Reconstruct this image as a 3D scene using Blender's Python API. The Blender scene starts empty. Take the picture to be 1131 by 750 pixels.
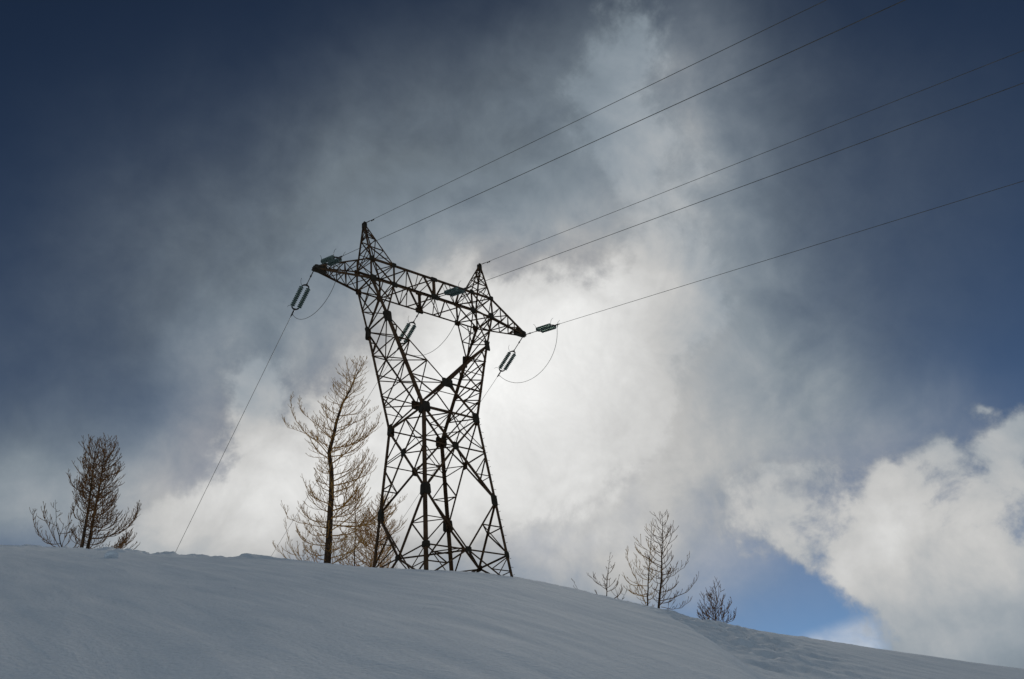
import bpy, math, random
import numpy as np
from mathutils import Vector, Matrix

sc = bpy.context.scene
col = sc.collection
rad = math.radians

# ------------------------------------------------------------------ camera geometry (metres, tower axis at the origin, z up)
CP = np.array([-24.4542, -35.5933, -11.2722])
YAW, PITCH, ROLL, FPX = -0.7079, 0.5254, -0.1024, 998.13
fwd = np.array([-math.sin(YAW)*math.cos(PITCH), math.cos(YAW)*math.cos(PITCH), math.sin(PITCH)])
rgt0 = np.array([math.cos(YAW), math.sin(YAW), 0.0])
up0 = np.cross(rgt0, fwd)
rgt = math.cos(ROLL)*rgt0 + math.sin(ROLL)*up0
upv = -math.sin(ROLL)*rgt0 + math.cos(ROLL)*up0
HF = np.array([fwd[0], fwd[1], 0.0]); HF /= np.linalg.norm(HF)
HR = np.array([HF[1], -HF[0], 0.0])

cam = bpy.data.cameras.new('camera')
co = bpy.data.objects.new('camera', cam); col.objects.link(co)
m = Matrix(((rgt[0], upv[0], -fwd[0], CP[0]), (rgt[1], upv[1], -fwd[1], CP[1]), (rgt[2], upv[2], -fwd[2], CP[2]), (0, 0, 0, 1)))
co.matrix_world = m
cam.sensor_fit = 'HORIZONTAL'; cam.sensor_width = 36.0
cam.lens = FPX/1131*36.0
cam.clip_start = 0.1; cam.clip_end = 20000
sc.camera = co

def sight(px, py):
    d = fwd + (px-565.5)/FPX*rgt - (py-375)/FPX*upv
    return d/np.linalg.norm(d)
def azel(px, py):
    d = sight(px, py)
    return math.degrees(math.atan2(d@HR, d@HF)), math.degrees(math.asin(d[2]))

# ------------------------------------------------------------------ materials
def nodes_of(mat):
    mat.use_nodes = True
    nt = mat.node_tree
    b = nt.nodes.get('Principled BSDF')
    return nt, b
def new_mat(name, c, rough=0.6, metal=0.0, var=0.25, scale=6.0, bump=0.0, c2=None):
    mt = bpy.data.materials.new(name)
    nt, b = nodes_of(mt)
    b.inputs['Roughness'].default_value = rough
    b.inputs['Metallic'].default_value = metal
    b.inputs['Specular IOR Level'].default_value = 0.2
    tc = nt.nodes.new('ShaderNodeTexCoord')
    n = nt.nodes.new('ShaderNodeTexNoise'); n.inputs['Scale'].default_value = scale; n.inputs['Detail'].default_value = 6
    nt.links.new(tc.outputs['Object'], n.inputs['Vector'])
    r = nt.nodes.new('ShaderNodeValToRGB')
    r.color_ramp.elements[0].position = 0.35; r.color_ramp.elements[1].position = 0.68
    lo = c2 if c2 else tuple(x*(1-var) for x in c)
    hi = tuple(x*(1+var) for x in c) if not c2 else c
    r.color_ramp.elements[0].color = (*lo, 1); r.color_ramp.elements[1].color = (*hi, 1)
    nt.links.new(n.outputs['Fac'], r.inputs['Fac']); nt.links.new(r.outputs['Color'], b.inputs['Base Color'])
    if bump:
        bp = nt.nodes.new('ShaderNodeBump'); bp.inputs['Strength'].default_value = bump; bp.inputs['Distance'].default_value = 0.02
        nt.links.new(n.outputs['Fac'], bp.inputs['Height']); nt.links.new(bp.outputs['Normal'], b.inputs['Normal'])
    return mt
M_steel = new_mat('weathered_steel', (0.11, 0.058, 0.027), 0.8, 0.0, scale=3.0, c2=(0.05, 0.027, 0.013))
M_plate = new_mat('dark_plate_steel', (0.045, 0.036, 0.025), 0.85, 0.0, scale=5.0, c2=(0.026, 0.02, 0.013))
M_fitting = new_mat('fitting_steel', (0.06, 0.05, 0.042), 0.5, 0.3, scale=12.0)
M_wire = new_mat('aged_aluminium_wire', (0.13, 0.115, 0.095), 0.55, 0.3, scale=2.0)
M_bark = new_mat('larch_bark', (0.10, 0.06, 0.033), 0.9, scale=9.0, bump=0.6, c2=(0.035, 0.022, 0.014))
M_twig = new_mat('larch_twig', (0.62, 0.34, 0.09), 0.8, scale=3.0, c2=(0.36, 0.19, 0.05))
M_twig2 = new_mat('brown_larch_twig', (0.29, 0.14, 0.05), 0.85, scale=3.0, c2=(0.13, 0.065, 0.028))

M_glass = bpy.data.materials.new('green_insulator_glass')
nt, b = nodes_of(M_glass)
b.inputs['Base Color'].default_value = (0.16, 0.30, 0.26, 1); b.inputs['Roughness'].default_value = 0.12
b.inputs['Transmission Weight'].default_value = 0.35; b.inputs['IOR'].default_value = 1.5
tc = nt.nodes.new('ShaderNodeTexCoord'); n = nt.nodes.new('ShaderNodeTexNoise'); n.inputs['Scale'].default_value = 9
nt.links.new(tc.outputs['Object'], n.inputs['Vector'])
r = nt.nodes.new('ShaderNodeValToRGB'); r.color_ramp.elements[0].color = (0.10, 0.145, 0.125, 1); r.color_ramp.elements[1].color = (0.20, 0.27, 0.235, 1)
nt.links.new(n.outputs['Fac'], r.inputs['Fac']); nt.links.new(r.outputs['Color'], b.inputs['Base Color'])

def snow_material(name, lo, hi, streaks=True):
    mt = bpy.data.materials.new(name)
    nt, b = nodes_of(mt)
    L = nt.links.new
    b.inputs['Roughness'].default_value = 1.0
    b.inputs['Specular IOR Level'].default_value = 0.05
    tc = nt.nodes.new('ShaderNodeTexCoord')
    mp = nt.nodes.new('ShaderNodeMapping'); mp.vector_type = 'TEXTURE'
    # wind streaks run down the slope from far left to near right
    wd = 0.6*HR-0.8*HF
    mp.inputs['Rotation'].default_value = (0, 0, math.atan2(wd[1], wd[0])); mp.inputs['Scale'].default_value = (4.0, 0.6, 1.0)
    L(tc.outputs['Object'], mp.inputs['Vector'])
    n1 = nt.nodes.new('ShaderNodeTexNoise'); n1.inputs['Scale'].default_value = 0.9; n1.inputs['Detail'].default_value = 7; n1.inputs['Roughness'].default_value = 0.55; n1.inputs['Distortion'].default_value = 0.5
    L(mp.outputs['Vector'], n1.inputs['Vector'])
    n2 = nt.nodes.new('ShaderNodeTexNoise'); n2.inputs['Scale'].default_value = 14.0; n2.inputs['Detail'].default_value = 5
    L(tc.outputs['Object'], n2.inputs['Vector'])
    n3 = nt.nodes.new('ShaderNodeTexNoise'); n3.inputs['Scale'].default_value = 0.35; n3.inputs['Detail'].default_value = 4
    L(tc.outputs['Object'], n3.inputs['Vector'])
    r = nt.nodes.new('ShaderNodeValToRGB')
    r.color_ramp.elements[0].position = 0.32; r.color_ramp.elements[1].position = 0.7
    r.color_ramp.elements[0].color = (*lo, 1); r.color_ramp.elements[1].color = (*hi, 1)
    L(n1.outputs['Fac'], r.inputs['Fac'])
    n4 = nt.nodes.new('ShaderNodeTexNoise'); n4.inputs['Scale'].default_value = 26.0; n4.inputs['Detail'].default_value = 8; n4.inputs['Roughness'].default_value = .75
    L(tc.outputs['Object'], n4.inputs['Vector'])
    mr = nt.nodes.new('ShaderNodeMapRange'); mr.inputs[1].default_value = .3; mr.inputs[2].default_value = .7; mr.inputs[3].default_value = .86; mr.inputs[4].default_value = 1.08
    L(n4.outputs['Fac'], mr.inputs[0])
    gr = nt.nodes.new('ShaderNodeVectorMath'); gr.operation = 'SCALE'; L(r.outputs['Color'], gr.inputs[0]); L(mr.outputs[0], gr.inputs['Scale']); L(gr.outputs[0], b.inputs['Base Color'])
    b1 = nt.nodes.new('ShaderNodeBump'); b1.inputs['Strength'].default_value = 0.6; b1.inputs['Distance'].default_value = 0.10
    b2 = nt.nodes.new('ShaderNodeBump'); b2.inputs['Strength'].default_value = 0.8; b2.inputs['Distance'].default_value = 0.03
    b3 = nt.nodes.new('ShaderNodeBump'); b3.inputs['Strength'].default_value = 0.12; b3.inputs['Distance'].default_value = 0.25
    L(n3.outputs['Fac'], b3.inputs['Height']); L(b3.outputs['Normal'], b1.inputs['Normal'])
    L(n1.outputs['Fac'], b1.inputs['Height']); L(b1.outputs['Normal'], b2.inputs['Normal'])
    L(n2.outputs['Fac'], b2.inputs['Height']); L(b2.outputs['Normal'], b.inputs['Normal'])
    return mt
M_snow = snow_material('wind_packed_snow', (0.70, 0.75, 0.80), (0.835, 0.86, 0.89))

# ------------------------------------------------------------------ mesh helpers
class MB:
    def __init__(s): s.v = []; s.f = []; s.smooth = False
    def add(s, verts, faces):
        o = len(s.v); s.v.extend([tuple(map(float, x)) for x in verts]); s.f.extend([tuple(i+o for i in q) for q in faces])
    def build(s, name, mat, parent=None, smooth=False, origin=None):
        me = bpy.data.meshes.new(name)
        v = s.v
        if origin is not None: v = [(x-origin[0], y-origin[1], z-origin[2]) for x, y, z in v]
        me.from_pydata(v, [], s.f); me.update()
        if smooth: me.polygons.foreach_set('use_smooth', [True]*len(me.polygons))
        me.materials.append(mat)
        o = bpy.data.objects.new(name, me); col.objects.link(o)
        if parent is not None: o.parent = parent
        if origin is not None and parent is None: o.location = origin
        return o
def V(*a): return np.array(a if len(a) > 1 else a[0], float)
def unit(a): return a/ (np.linalg.norm(a)+1e-12)
def angle_bar(mb, p0, p1, size, n, flip=1, t=None):
    """rolled steel L-angle between p0 and p1: one flange lies in the face whose outward normal is n, the other points inward"""
    p0, p1 = V(p0), V(p1); d = unit(p1-p0); size = size*.87
    n = V(n); n = n-(n@d)*d
    if np.linalg.norm(n) < 1e-3: n = V(0, 0, 1)-d[2]*d
    if np.linalg.norm(n) < 1e-3: n = V(1, 0, 0)-d[0]*d
    n = unit(n); e = np.cross(d, n)*flip
    t = t or max(0.012, size*0.13)
    prof = [(0, 0), (size, 0), (size, -t), (t, -t), (t, -size), (0, -size)]
    vs = []
    for p in (p0, p1):
        for a, c in prof: vs.append(p+e*(a-size*0.35)+n*c)
    fs = [(i, (i+1) % 6, 6+(i+1) % 6, 6+i) for i in range(6)] + [(5, 4, 3, 0), (3, 2, 1, 0), (6, 9, 10, 11), (6, 7, 8, 9)]
    if flip < 0: fs = [q[::-1] for q in fs]
    mb.add(vs, fs)
def leg_bar(mb, p0, p1, size, cx, cy):
    """corner leg angle: heel at the outer corner, flanges along both faces"""
    p0, p1 = V(p0), V(p1); t = max(0.016, size*.12)
    ex, ey = V(-cx, 0, 0), V(0, -cy, 0)
    prof = [(0, 0), (size, 0), (size, t), (t, t), (t, size), (0, size)]
    vs = [p+ex*a+ey*c for p in (p0, p1) for a, c in prof]
    fs = [(i, (i+1) % 6, 6+(i+1) % 6, 6+i) for i in range(6)] + [(5, 4, 3, 0), (3, 2, 1, 0), (6, 9, 10, 11), (6, 7, 8, 9)]
    mb.add(vs, fs)
def plate(mb, c, u, v, w, h, t=0.03, cut=0.25):
    """eight-cornered gusset plate centred on c in the plane of u and v"""
    c, u = V(c), unit(V(u)); v = V(v); v = unit(v-(v@u)*u); n = np.cross(u, v)
    k = cut
    pts = [(-1, -1+k), (-1+k, -1), (1-k, -1), (1, -1+k), (1, 1-k), (1-k, 1), (-1+k, 1), (-1, 1-k)]
    vs = [c+u*a*w/2+v*b_*h/2+n*s*t/2 for s in (-1, 1) for a, b_ in pts]
    fs = [tuple(range(7, -1, -1)), tuple(range(8, 16))]+[(i, (i+1) % 8, 8+(i+1) % 8, 8+i) for i in range(8)]
    mb.add(vs, fs)
def tube(mb, pts, radii, sides=6, cap=True):
    pts = np.asarray(pts, float); n = len(pts)
    if np.isscalar(radii): radii = [radii]*n
    d0 = unit(pts[1]-pts[0]); a = np.array([0, 0, 1.0]) if abs(d0[2]) < .9 else np.array([1.0, 0, 0])
    x = unit(np.cross(d0, a)); vs = []
    for i in range(n):
        d = unit(pts[min(i+1, n-1)]-pts[max(i-1, 0)])
        x = unit(x-(x@d)*d); y = np.cross(d, x)
        for k in range(sides):
            t = 2*math.pi*k/sides
            vs.append(pts[i]+radii[i]*(math.cos(t)*x+math.sin(t)*y))
    fs = [(i*sides+k, i*sides+(k+1) % sides, (i+1)*sides+(k+1) % sides, (i+1)*sides+k) for i in range(n-1) for k in range(sides)]
    if cap: fs += [tuple(range(sides-1, -1, -1)), tuple((n-1)*sides+k for k in range(sides))]
    mb.add(vs, fs)
def lathe(mb, p, d, prof, sides=14):
    """profile (along, radius) turned about the axis through p in direction d"""
    d = unit(V(d)); a = V(0, 0, 1) if abs(d[2]) < .9 else V(1, 0, 0)
    x = unit(np.cross(d, a)); y = np.cross(d, x); p = V(p)
    vs = [p+d*s+r_*(math.cos(2*math.pi*k/sides)*x+math.sin(2*math.pi*k/sides)*y) for s, r_ in prof for k in range(sides)]
    n = len(prof)
    fs = [(i*sides+k, i*sides+(k+1) % sides, (i+1)*sides+(k+1) % sides, (i+1)*sides+k) for i in range(n-1) for k in range(sides)]
    fs += [tuple(range(sides-1, -1, -1)), tuple((n-1)*sides+k for k in range(sides))]
    mb.add(vs, fs)
def tag(o, label=None, cat=None, group=None, kind=None):
    if label: o['label'] = label
    if cat: o['category'] = cat
    if group: o['group'] = group
    if kind: o['kind'] = kind
    return o
def empty(name, loc, label, cat, group=None):
    o = bpy.data.objects.new(name, None); col.objects.link(o); o.location = [float(x) for x in loc]
    o.empty_display_size = 0.5
    return tag(o, label, cat, group)
def lerp(a, b_, t): return V(a)+(V(b_)-V(a))*t

# ------------------------------------------------------------------ the snow slope
ridge_px = [(-60, 600.5), (0, 602), (30, 603), (50, 605.2), (78, 606.3), (98, 607.6), (106, 606), (113, 605.4), (124, 606.2), (135, 608.5), (150, 612), (162, 614.6), (170, 613.4),
            (190, 613.8), (205, 614.6), (222, 616), (236, 617.8), (244, 616.9), (260, 616.8), (264, 614.2), (267, 612), (272, 611.6), (283, 613), (300, 615.4),
            (330, 619), (362, 622.6), (390, 625.5), (420, 627.5), (450, 628.6), (492, 630.3), (530, 632.7), (566, 637), (600, 643), (640, 651.5), (670, 659.3), (700, 666.5), (728, 673),
            (760, 682), (790, 689), (815, 693.6), (850, 698.5), (874, 702.5), (888, 703), (897, 705.4), (940, 711.6), (972, 718), (980, 718.4), (1000, 721.5), (1060, 730.4), (1105, 736.5), (1116, 738.3), (1131, 739.2), (1200, 748)]
rp = np.array([azel(*q) for q in ridge_px])
AZ = np.concatenate([[-180, -130, -95, -70, -50], rp[:, 0], [45, 65, 90, 130, 180]])
EL = np.concatenate([[-17, -17, -2, 9, 15], rp[:, 1], [1.5, -4, -9, -15, -17]])
azf = np.arange(-180, 180.01, 0.1); elf = np.interp(azf, AZ, EL)
g = np.exp(-0.5*(np.arange(-120, 121)*0.1/2.2)**2); g /= g.sum()
els = np.convolve(np.concatenate([elf[-121:-1], elf, elf[1:121]]), g, 'valid')
def T_smooth(a): return np.tan(np.radians(np.interp(a, azf, els)))
def T_exact(a): return np.tan(np.radians(np.interp(a, azf, elf)))
def R_crest(a): return np.interp(a, [-180, -60, -32, -20, -10, -6, -1.5, 4, 8, 14, 20, 27, 60, 180], [48, 47, 45, 44.5, 42.5, 41.5, 44, 47, 49, 53, 58, 64, 60, 48])
rng = np.random.default_rng(7)
_perm = rng.random((64, 64))
def vnoise(x, y):
    xi, yi = np.floor(x).astype(int), np.floor(y).astype(int); fx, fy = x-xi, y-yi
    fx = fx*fx*(3-2*fx); fy = fy*fy*(3-2*fy)
    P = lambda i, j: _perm[i % 64, j % 64]
    return (P(xi, yi)*(1-fx)+P(xi+1, yi)*fx)*(1-fy)+(P(xi, yi+1)*(1-fx)+P(xi+1, yi+1)*fx)*fy-0.5
def sstep(a, b_, x):
    t = np.clip((x-a)/(b_-a), 0, 1); return t*t*(3-2*t)
def ground_h(a, r):
    """height above the camera of the snow at azimuth a (degrees, from the view direction) and distance r"""
    a = np.asarray(a, float); r = np.asarray(r, float)
    T, Rc, H = T_smooth(a), R_crest(a), 1.6
    rr = np.minimum(r, Rc)
    z = -H+(T+2*H/Rc)*rr-H/Rc**2*rr**2
    s = np.maximum(r-Rc, 0); Tf = -0.5; k = 16.0
    z = z+T*s-(np.maximum(T-Tf, 0))*(s-k*(1-np.exp(-s/k)))-0.006*s*np.exp(-s/12)
    # small crest forms (cornice lips, lumps) live only at the crest
    dT = T_exact(a)-T
    z = z+0.03*vnoise(a*2.3, r*.4)*np.exp(-((r-Rc)/4)**2)+0.025*vnoise(a*7.1, r*.7)*np.exp(-((r-Rc)/3)**2)+1.3*dT*Rc*np.exp(-((r-Rc)/np.where(dT > 0, 2.0, 3.2))**2)
    x = r*np.sin(np.radians(a)); y = r*np.cos(np.radians(a))
    # shallow gully right of a rounded hump, running up towards the crest
    x0 = np.interp(y, [0, 8, 14.6, 21.6, 32, 44.7], [2.6, 3.0, 3.4, 4.25, 4.6, 4.9])
    hump = 0.10*np.exp(-((x-x0+0.9)/1.2)**2)*sstep(6, 13, y)*(1-sstep(30, 44, y))
    gul = 0.62*sstep(-0.5, 1.1, x-x0)*(1-0.55*sstep(2, 16, x-x0))*(1-sstep(24, 44, y))
    back = 1-np.exp(-((r-Rc)/9)**2)
    und = 0.22*vnoise(x*0.11+3, y*0.11+9)+0.05*vnoise(x*0.3+x*.02+11, y*0.23+2)
    # wind ribs
    wx = x*0.6-y*0.8; wy = x*0.8+y*0.6
    und = und+0.05*vnoise(wx*0.16, wy*0.7+5)+0.036*vnoise(wx*0.5+7, wy*2.2)+0.018*vnoise(wx*1.1+3, wy*5.)+0.03*np.maximum(vnoise(x*1.7+9, y*1.1)-.2, 0)
    # churned snow near the right hand crest and below the left hand one
    ch = np.exp(-((x-x0-2.4)/2.8)**2)*np.exp(-((y-36)/10)**2)*0.40+np.exp(-((a+24)/6.5)**2)*np.exp(-((r-Rc+3.5)/3.2)**2)*0.32+0.05*np.exp(-((r-Rc+4)/5)**2)
    z = z+hump-gul+und*back*sstep(0, 4, r)+ch*(vnoise(wx*.9, wy*1.9)+0.55*vnoise(wx*1.9+2, wy*4.1+4)+0.3*vnoise(x*6.3, y*6.3))
    far = -260+6*vnoise(x*0.004, y*0.004)
    return np.where(r > Rc, np.logaddexp(z/14, far/14)*14 - np.log1p(np.exp((far-z)/14)*0)*14, z)
def ground_pt(a, r):
    d = math.cos(rad(a))*HF+math.sin(rad(a))*HR
    p = CP+r*d; p[2] = CP[2]+float(ground_h(a, r)); return p

az = np.concatenate([np.arange(-180, -38, 3.0), np.arange(-36, 34, 0.11), np.arange(36, 179, 3.0)])
rs = np.concatenate([np.arange(0.6, 9, 0.4), np.arange(9, 30, 0.3), np.arange(30, 66, 0.22), 66*1.075**np.arange(0, 64)])
A2, R2 = np.meshgrid(az, rs, indexing='ij')
Z2 = ground_h(A2, R2)
dx = np.cos(np.radians(A2))[..., None]*HF+np.sin(np.radians(A2))[..., None]*HR
PT = CP+R2[..., None]*dx; PT[..., 2] = CP[2]+Z2
na, nr = A2.shape
verts = np.concatenate([PT.reshape(-1, 3), [[CP[0], CP[1], CP[2]-1.6]]])
i = np.arange(na)[:, None]; j = np.arange(nr-1)[None, :]; i2 = (i+1) % na
quads = np.stack([i*nr+j, i*nr+j+1, i2*nr+j+1, i2*nr+j], -1).reshape(-1, 4)
tris = [(na*nr, k*nr, ((k+1) % na)*nr) for k in range(na)]
me = bpy.data.meshes.new('snow_ground')
me.from_pydata(verts.tolist(), [], quads.tolist()+tris); me.update()
import bmesh
bm = bmesh.new(); bm.from_mesh(me); bmesh.ops.recalc_face_normals(bm, faces=bm.faces)
if sum(f.normal.z for f in list(bm.faces)[:400]) < 0: bmesh.ops.reverse_faces(bm, faces=bm.faces)
bm.to_mesh(me); bm.free()
me.polygons.foreach_set('use_smooth', [True]*len(me.polygons)); me.materials.append(M_snow)
ground = bpy.data.objects.new('snow_ground', me); col.objects.link(ground)
tag(ground, 'wide smooth grey white snow slope rising to a crest', 'snow', kind='structure')

# wind-broken blocks of snow lying on the crest
def snow_block(px, py, r, size, label, seed):
    a, _ = azel(px, py); p = ground_pt(a, r)
    rn = random.Random(seed); bmm = bmesh.new()
    bmesh.ops.create_icosphere(bmm, subdivisions=3, radius=1)
    off = [V(rn.uniform(-1, 1), rn.uniform(-1, 1), rn.uniform(-1, 1)) for _ in range(9)]
    for v_ in bmm.verts:
        q = V(v_.co)
        s = min([1.0]+[(0.62+0.06*k_)/max(1e-3, q@unit(o)) if q@unit(o) > 0.3 else 9 for k_, o in enumerate(off)])
        q = q*s
        v_.co = (q[0]*size[0], q[1]*size[1], q[2]*size[2])
    me_ = bpy.data.meshes.new('snow_block'); bmm.to_mesh(me_); bmm.free(); me_.materials.append(M_snow)
    o = bpy.data.objects.new('snow_block', me_); col.objects.link(o)
    o.location = (p[0], p[1], p[2]+size[2]*0.25); o.rotation_euler = (0.15, -0.2, seed*1.3)
    return tag(o, label, 'snow block')
snow_block(124, 617, 26.5, (0.24, 0.2, 0.15), 'pale angular block of snow below the twin larches on the left', 3)

# ------------------------------------------------------------------ the transmission tower
W0, S0 = 1.70, 0.0904
Z1, Z2_, ZX, ZW, ZC, ZK, ZB, ZT, ZP = 1.6, 4.394, 7.024, 8.972, 10.787, 14.227, 16.449, 17.742, 20.6
KX, KY, YC = 3.296, 1.06, 1.473
XO, XI, YB, XP, LX = 4.043, 2.616, 0.787, 3.994, 7.0
q_ = lambda z: W0+S0*(ZW-z)
SG = dict(A=(-1, -1), B=(1, -1), C=(1, 1), D=(-1, 1))
def bn(c, z): return V(SG[c][0]*q_(z), SG[c][1]*q_(z), z)
def arm(c, z):
    """outer arm leg of the fork: waist -> knee -> beam"""
    sx, sy = SG[c]
    if z <= ZK: t = (z-ZW)/(ZK-ZW); return V(sx*(W0+(KX-W0)*t), sy*(W0+(KY-W0)*t), z)
    t = (z-ZK)/(ZB-ZK); return V(sx*(KX+(XO-KX)*t), sy*(KY+(YB-KY)*t), z)
def slant(c, t):
    sx, sy = SG[c]; return lerp((0, sy*YC, ZC), (sx*KX, sy*KY, ZK), t)
FACES = [('A', 'B', (0, -1, 0)), ('B', 'C', (1, 0, 0)), ('C', 'D', (0, 1, 0)), ('D', 'A', (-1, 0, 0))]

tower = empty('transmission_tower', (0, 0, 0), 'tall dark steel lattice pylon with forked waist standing on the snowy crest', 'pylon')
def gus(parent, specs):
    for c, u, v, w, h in specs:
        g_ = MB(); plate(g_, c, u, v, w, h); g_.build('gusset_plate', M_plate, parent)

for c, (sx, sy) in SG.items():
    mb = MB()
    leg_bar(mb, bn(c, -2.2), bn(c, ZW+0.25), 0.155, sx, sy)
    # step bolts on two of the legs
    if c in 'BC':
        for k in range(22):
            z = 0.6+k*0.4
            p = bn(c, z); d = V(sx, 0, 0) if k % 2 else V(0, sy, 0)
            tube(mb, [p-d*0.02, p+d*0.14], 0.011, 5)
    # foot stub of bolted plates
    lg = mb.build('leg', M_steel, tower)
    sp = []
    ux, uy = V(-sx, 0, 0), V(0, -sy, 0)
    for z, w, h in ((Z2_, 0.36, 0.56), (ZW, 0.42, 0.58), (Z1, 0.26, 0.3)):
        p = bn(c, z)
        vdir = bn(c, z+1)-bn(c, z)
        sp.append((p+ux*w*0.42+V(0, sy*0.022, 0), ux, vdir, w, h)); sp.append((p+uy*w*0.42+V(sx*0.022, 0, 0), uy, vdir, w, h))
    gus(lg, sp)

for ca, cb, n in FACES:
    mb = MB()
    n = V(n)
    a = lambda z: bn(ca, z)
    b2 = lambda z: bn(cb, z)
    mid1 = lerp(a(Z1), b2(Z1), .5)
    mx = lerp(a(ZX), b2(ZX), .5)
    R = 0.055
    angle_bar(mb, a(Z1), b2(Z1), 0.085, n)
    angle_bar(mb, a(ZW), b2(ZW), 0.095, n, -1)
    for P, Q in ((a, b2), (b2, a)):
        angle_bar(mb, P(Z2_), mid1, 0.10, n)
        angle_bar(mb, mid1, P(0), 0.09, n)
        km = lerp(P(Z2_), mid1, 0.5); zk_ = km[2]
        angle_bar(mb, km, P(zk_), R, n, -1); angle_bar(mb, km, P(Z1+.05), R+0.01, n)
        # below the first horizontal
        kb = lerp(mid1, P(0), 0.5); angle_bar(mb, kb, P(Z1-.05), R, n); angle_bar(mb, kb, P(kb[2]), R, n)
        # X panel
        angle_bar(mb, P(Z2_), mx, 0.11, n); angle_bar(mb, P(ZW), mx, 0.105, n, -1)
        angle_bar(mb, mx, P(ZX), R+0.012, n, -1)
        am = lerp(P(Z2_), mx, 0.5)
        angle_bar(mb, am, P(am[2]), R, n); angle_bar(mb, am, P(ZX-.15), R+0.01, n, -1)
        au = lerp(P(ZW), mx, 0.5)
        angle_bar(mb, au, P(ZX+0.1), R, n)
        angle_bar(mb, au, lerp(a(ZW), b2(ZW), .5), R, n, -1)
    fc = mb.build('face_bracing', M_steel, tower)
    u = unit(b2(ZX)-a(ZX))
    gus(fc, [(mx+n*0.03, u, (0, 0, 1), 0.34, 0.42), (mid1+n*0.03, u, (0, 0, 1), 0.34, 0.26)])
# horizontal plan bracing inside the body
for z, r_ in ((Z1, 0.075), (ZX, 0.055), (ZW, 0.06)):
    mb = MB()
    ms = [lerp(bn(a_, z), bn(b_, z), .5) for a_, b_, _ in FACES]
    for k in range(4): angle_bar(mb, ms[k], ms[(k+1) % 4], r_, (0, 0, 1))
    mb.build('plan_bracing', M_steel, tower)
for c, (sx, sy) in SG.items():
    for zt_, z_, r_ in ((Z2_, Z1, .055), (Z2_, ZX, .05)):
        mb = MB()
        k1 = lerp(bn(c, zt_), V(0, sy*q_(z_), z_), .5); k2 = lerp(bn(c, zt_), V(sx*q_(z_), 0, z_), .5)
        angle_bar(mb, k1, k2, r_, (0, 0, 1)); mb.build('hip_brace', M_steel, tower)

# forked arms between the waist and the beam
for sx, cf, cb in ((-1, 'A', 'D'), (1, 'B', 'C')):
    mb = MB(); sp = []
    nx = V(sx, 0, 0)
    zs = [ZW, 10.2, 11.6, 12.95, ZK]
    for c in (cf, cb):
        sy = SG[c][1]; n = V(0, sy, 0)
        leg_bar(mb, arm(c, ZW-.2), arm(c, ZK), 0.15, sx, sy)
        leg_bar(mb, arm(c, ZK), arm(c, ZB+.05), 0.12, sx, sy)
        angle_bar(mb, slant(c, 0), slant(c, 1), 0.085, n, -sx*sy)
        angle_bar(mb, V(sx*W0, sy*W0, ZW), (0, sy*YC, ZC), 0.095, n)
        angle_bar(mb, slant(c, 1), V(sx*XI, sy*YB, ZB), 0.11, n, -1)
        # lattice between outer leg and inner slant
        angle_bar(mb, arm(c, ZC), (0, sy*YC, ZC), 0.085, n)
        cw = lerp(V(sx*W0, sy*W0, ZW), (0, sy*YC, ZC), .5)
        angle_bar(mb, cw, arm(c, ZC), 0.06, n); angle_bar(mb, cw, arm(c, cw[2]), 0.05, n, -1)
        prev = None
        for t in (0.33, 0.62, 0.84):
            s_ = slant(c, t); o_ = arm(c, s_[2])
            angle_bar(mb, s_, o_, 0.055, n)
            lo = arm(c, ZC) if prev is None else prev
            angle_bar(mb, s_, lo, 0.06, n, -1)
            prev = o_
        # knee to beam
        mid = lerp(slant(c, 1), V(sx*XI, sy*YB, ZB), .5); angle_bar(mb, arm(c, mid[2]), mid, 0.055, n)
        angle_bar(mb, mid, V(sx*XO, sy*YB, ZB), 0.06, n); angle_bar(mb, arm(c, mid[2]), V(sx*(XO+XI)/2, sy*YB, ZB), 0.05, n)
        vd = arm(c, ZK)-arm(c, ZW)
        sp.append((arm(c, ZK)+V(-sx*0.1, sy*0.03, -0.1), (1, 0, 0), vd, 0.32, 0.7))
        sp.append((arm(c, ZB)+V(-sx*0.12, sy*0.03, 0.02), (1, 0, 0), (0, 0, 1), 0.34, 0.38))
        sp.append((V(sx*XI, sy*(YB+.03), ZB), (1, 0, 0), (0, 0, 1), 0.34, 0.34))
        sp.append((arm(c, ZK)+V(sx*0.025, -sy*0.12, -0.05), (0, 1, 0), vd, 0.3, 0.6))
    # outer side face and inner face, X panels between front and back
    for k in range(4):
        p, q = arm(cf, zs[k]), arm(cb, zs[k]); p2, q2 = arm(cf, zs[k+1]), arm(cb, zs[k+1])
        angle_bar(mb, p, q2, 0.06, nx); angle_bar(mb, q, p2, 0.06, nx, -1); angle_bar(mb, p2, q2, 0.055, nx)
    for k, (t0, t1) in enumerate(((0, .33), (.33, .62), (.62, 1))):
        angle_bar(mb, slant(cf, t0), slant(cb, t1), 0.055, -nx); angle_bar(mb, slant(cb, t0), slant(cf, t1), 0.055, -nx, -1)
        angle_bar(mb, slant(cf, t1), slant(cb, t1), 0.055, -nx)
    zm = (ZK+ZB)/2
    for lo, hi in ((ZK, zm), (zm, ZB)):
        angle_bar(mb, arm(cf, lo), arm(cb, hi), 0.055, nx); angle_bar(mb, arm(cb, lo), arm(cf, hi), 0.055, nx, -1)
        angle_bar(mb, arm(cf, hi), arm(cb, hi), 0.06, nx)
    i0f, i0b, i1f, i1b = slant(cf, 1), slant(cb, 1), V(sx*XI, -YB, ZB), V(sx*XI, YB, ZB)
    angle_bar(mb, i0f, i1b, 0.055, -nx); angle_bar(mb, i0b, i1f, 0.055, -nx, -1)
    fo = mb.build('fork_arm', M_steel, tower)
    gus(fo, sp)
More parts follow.
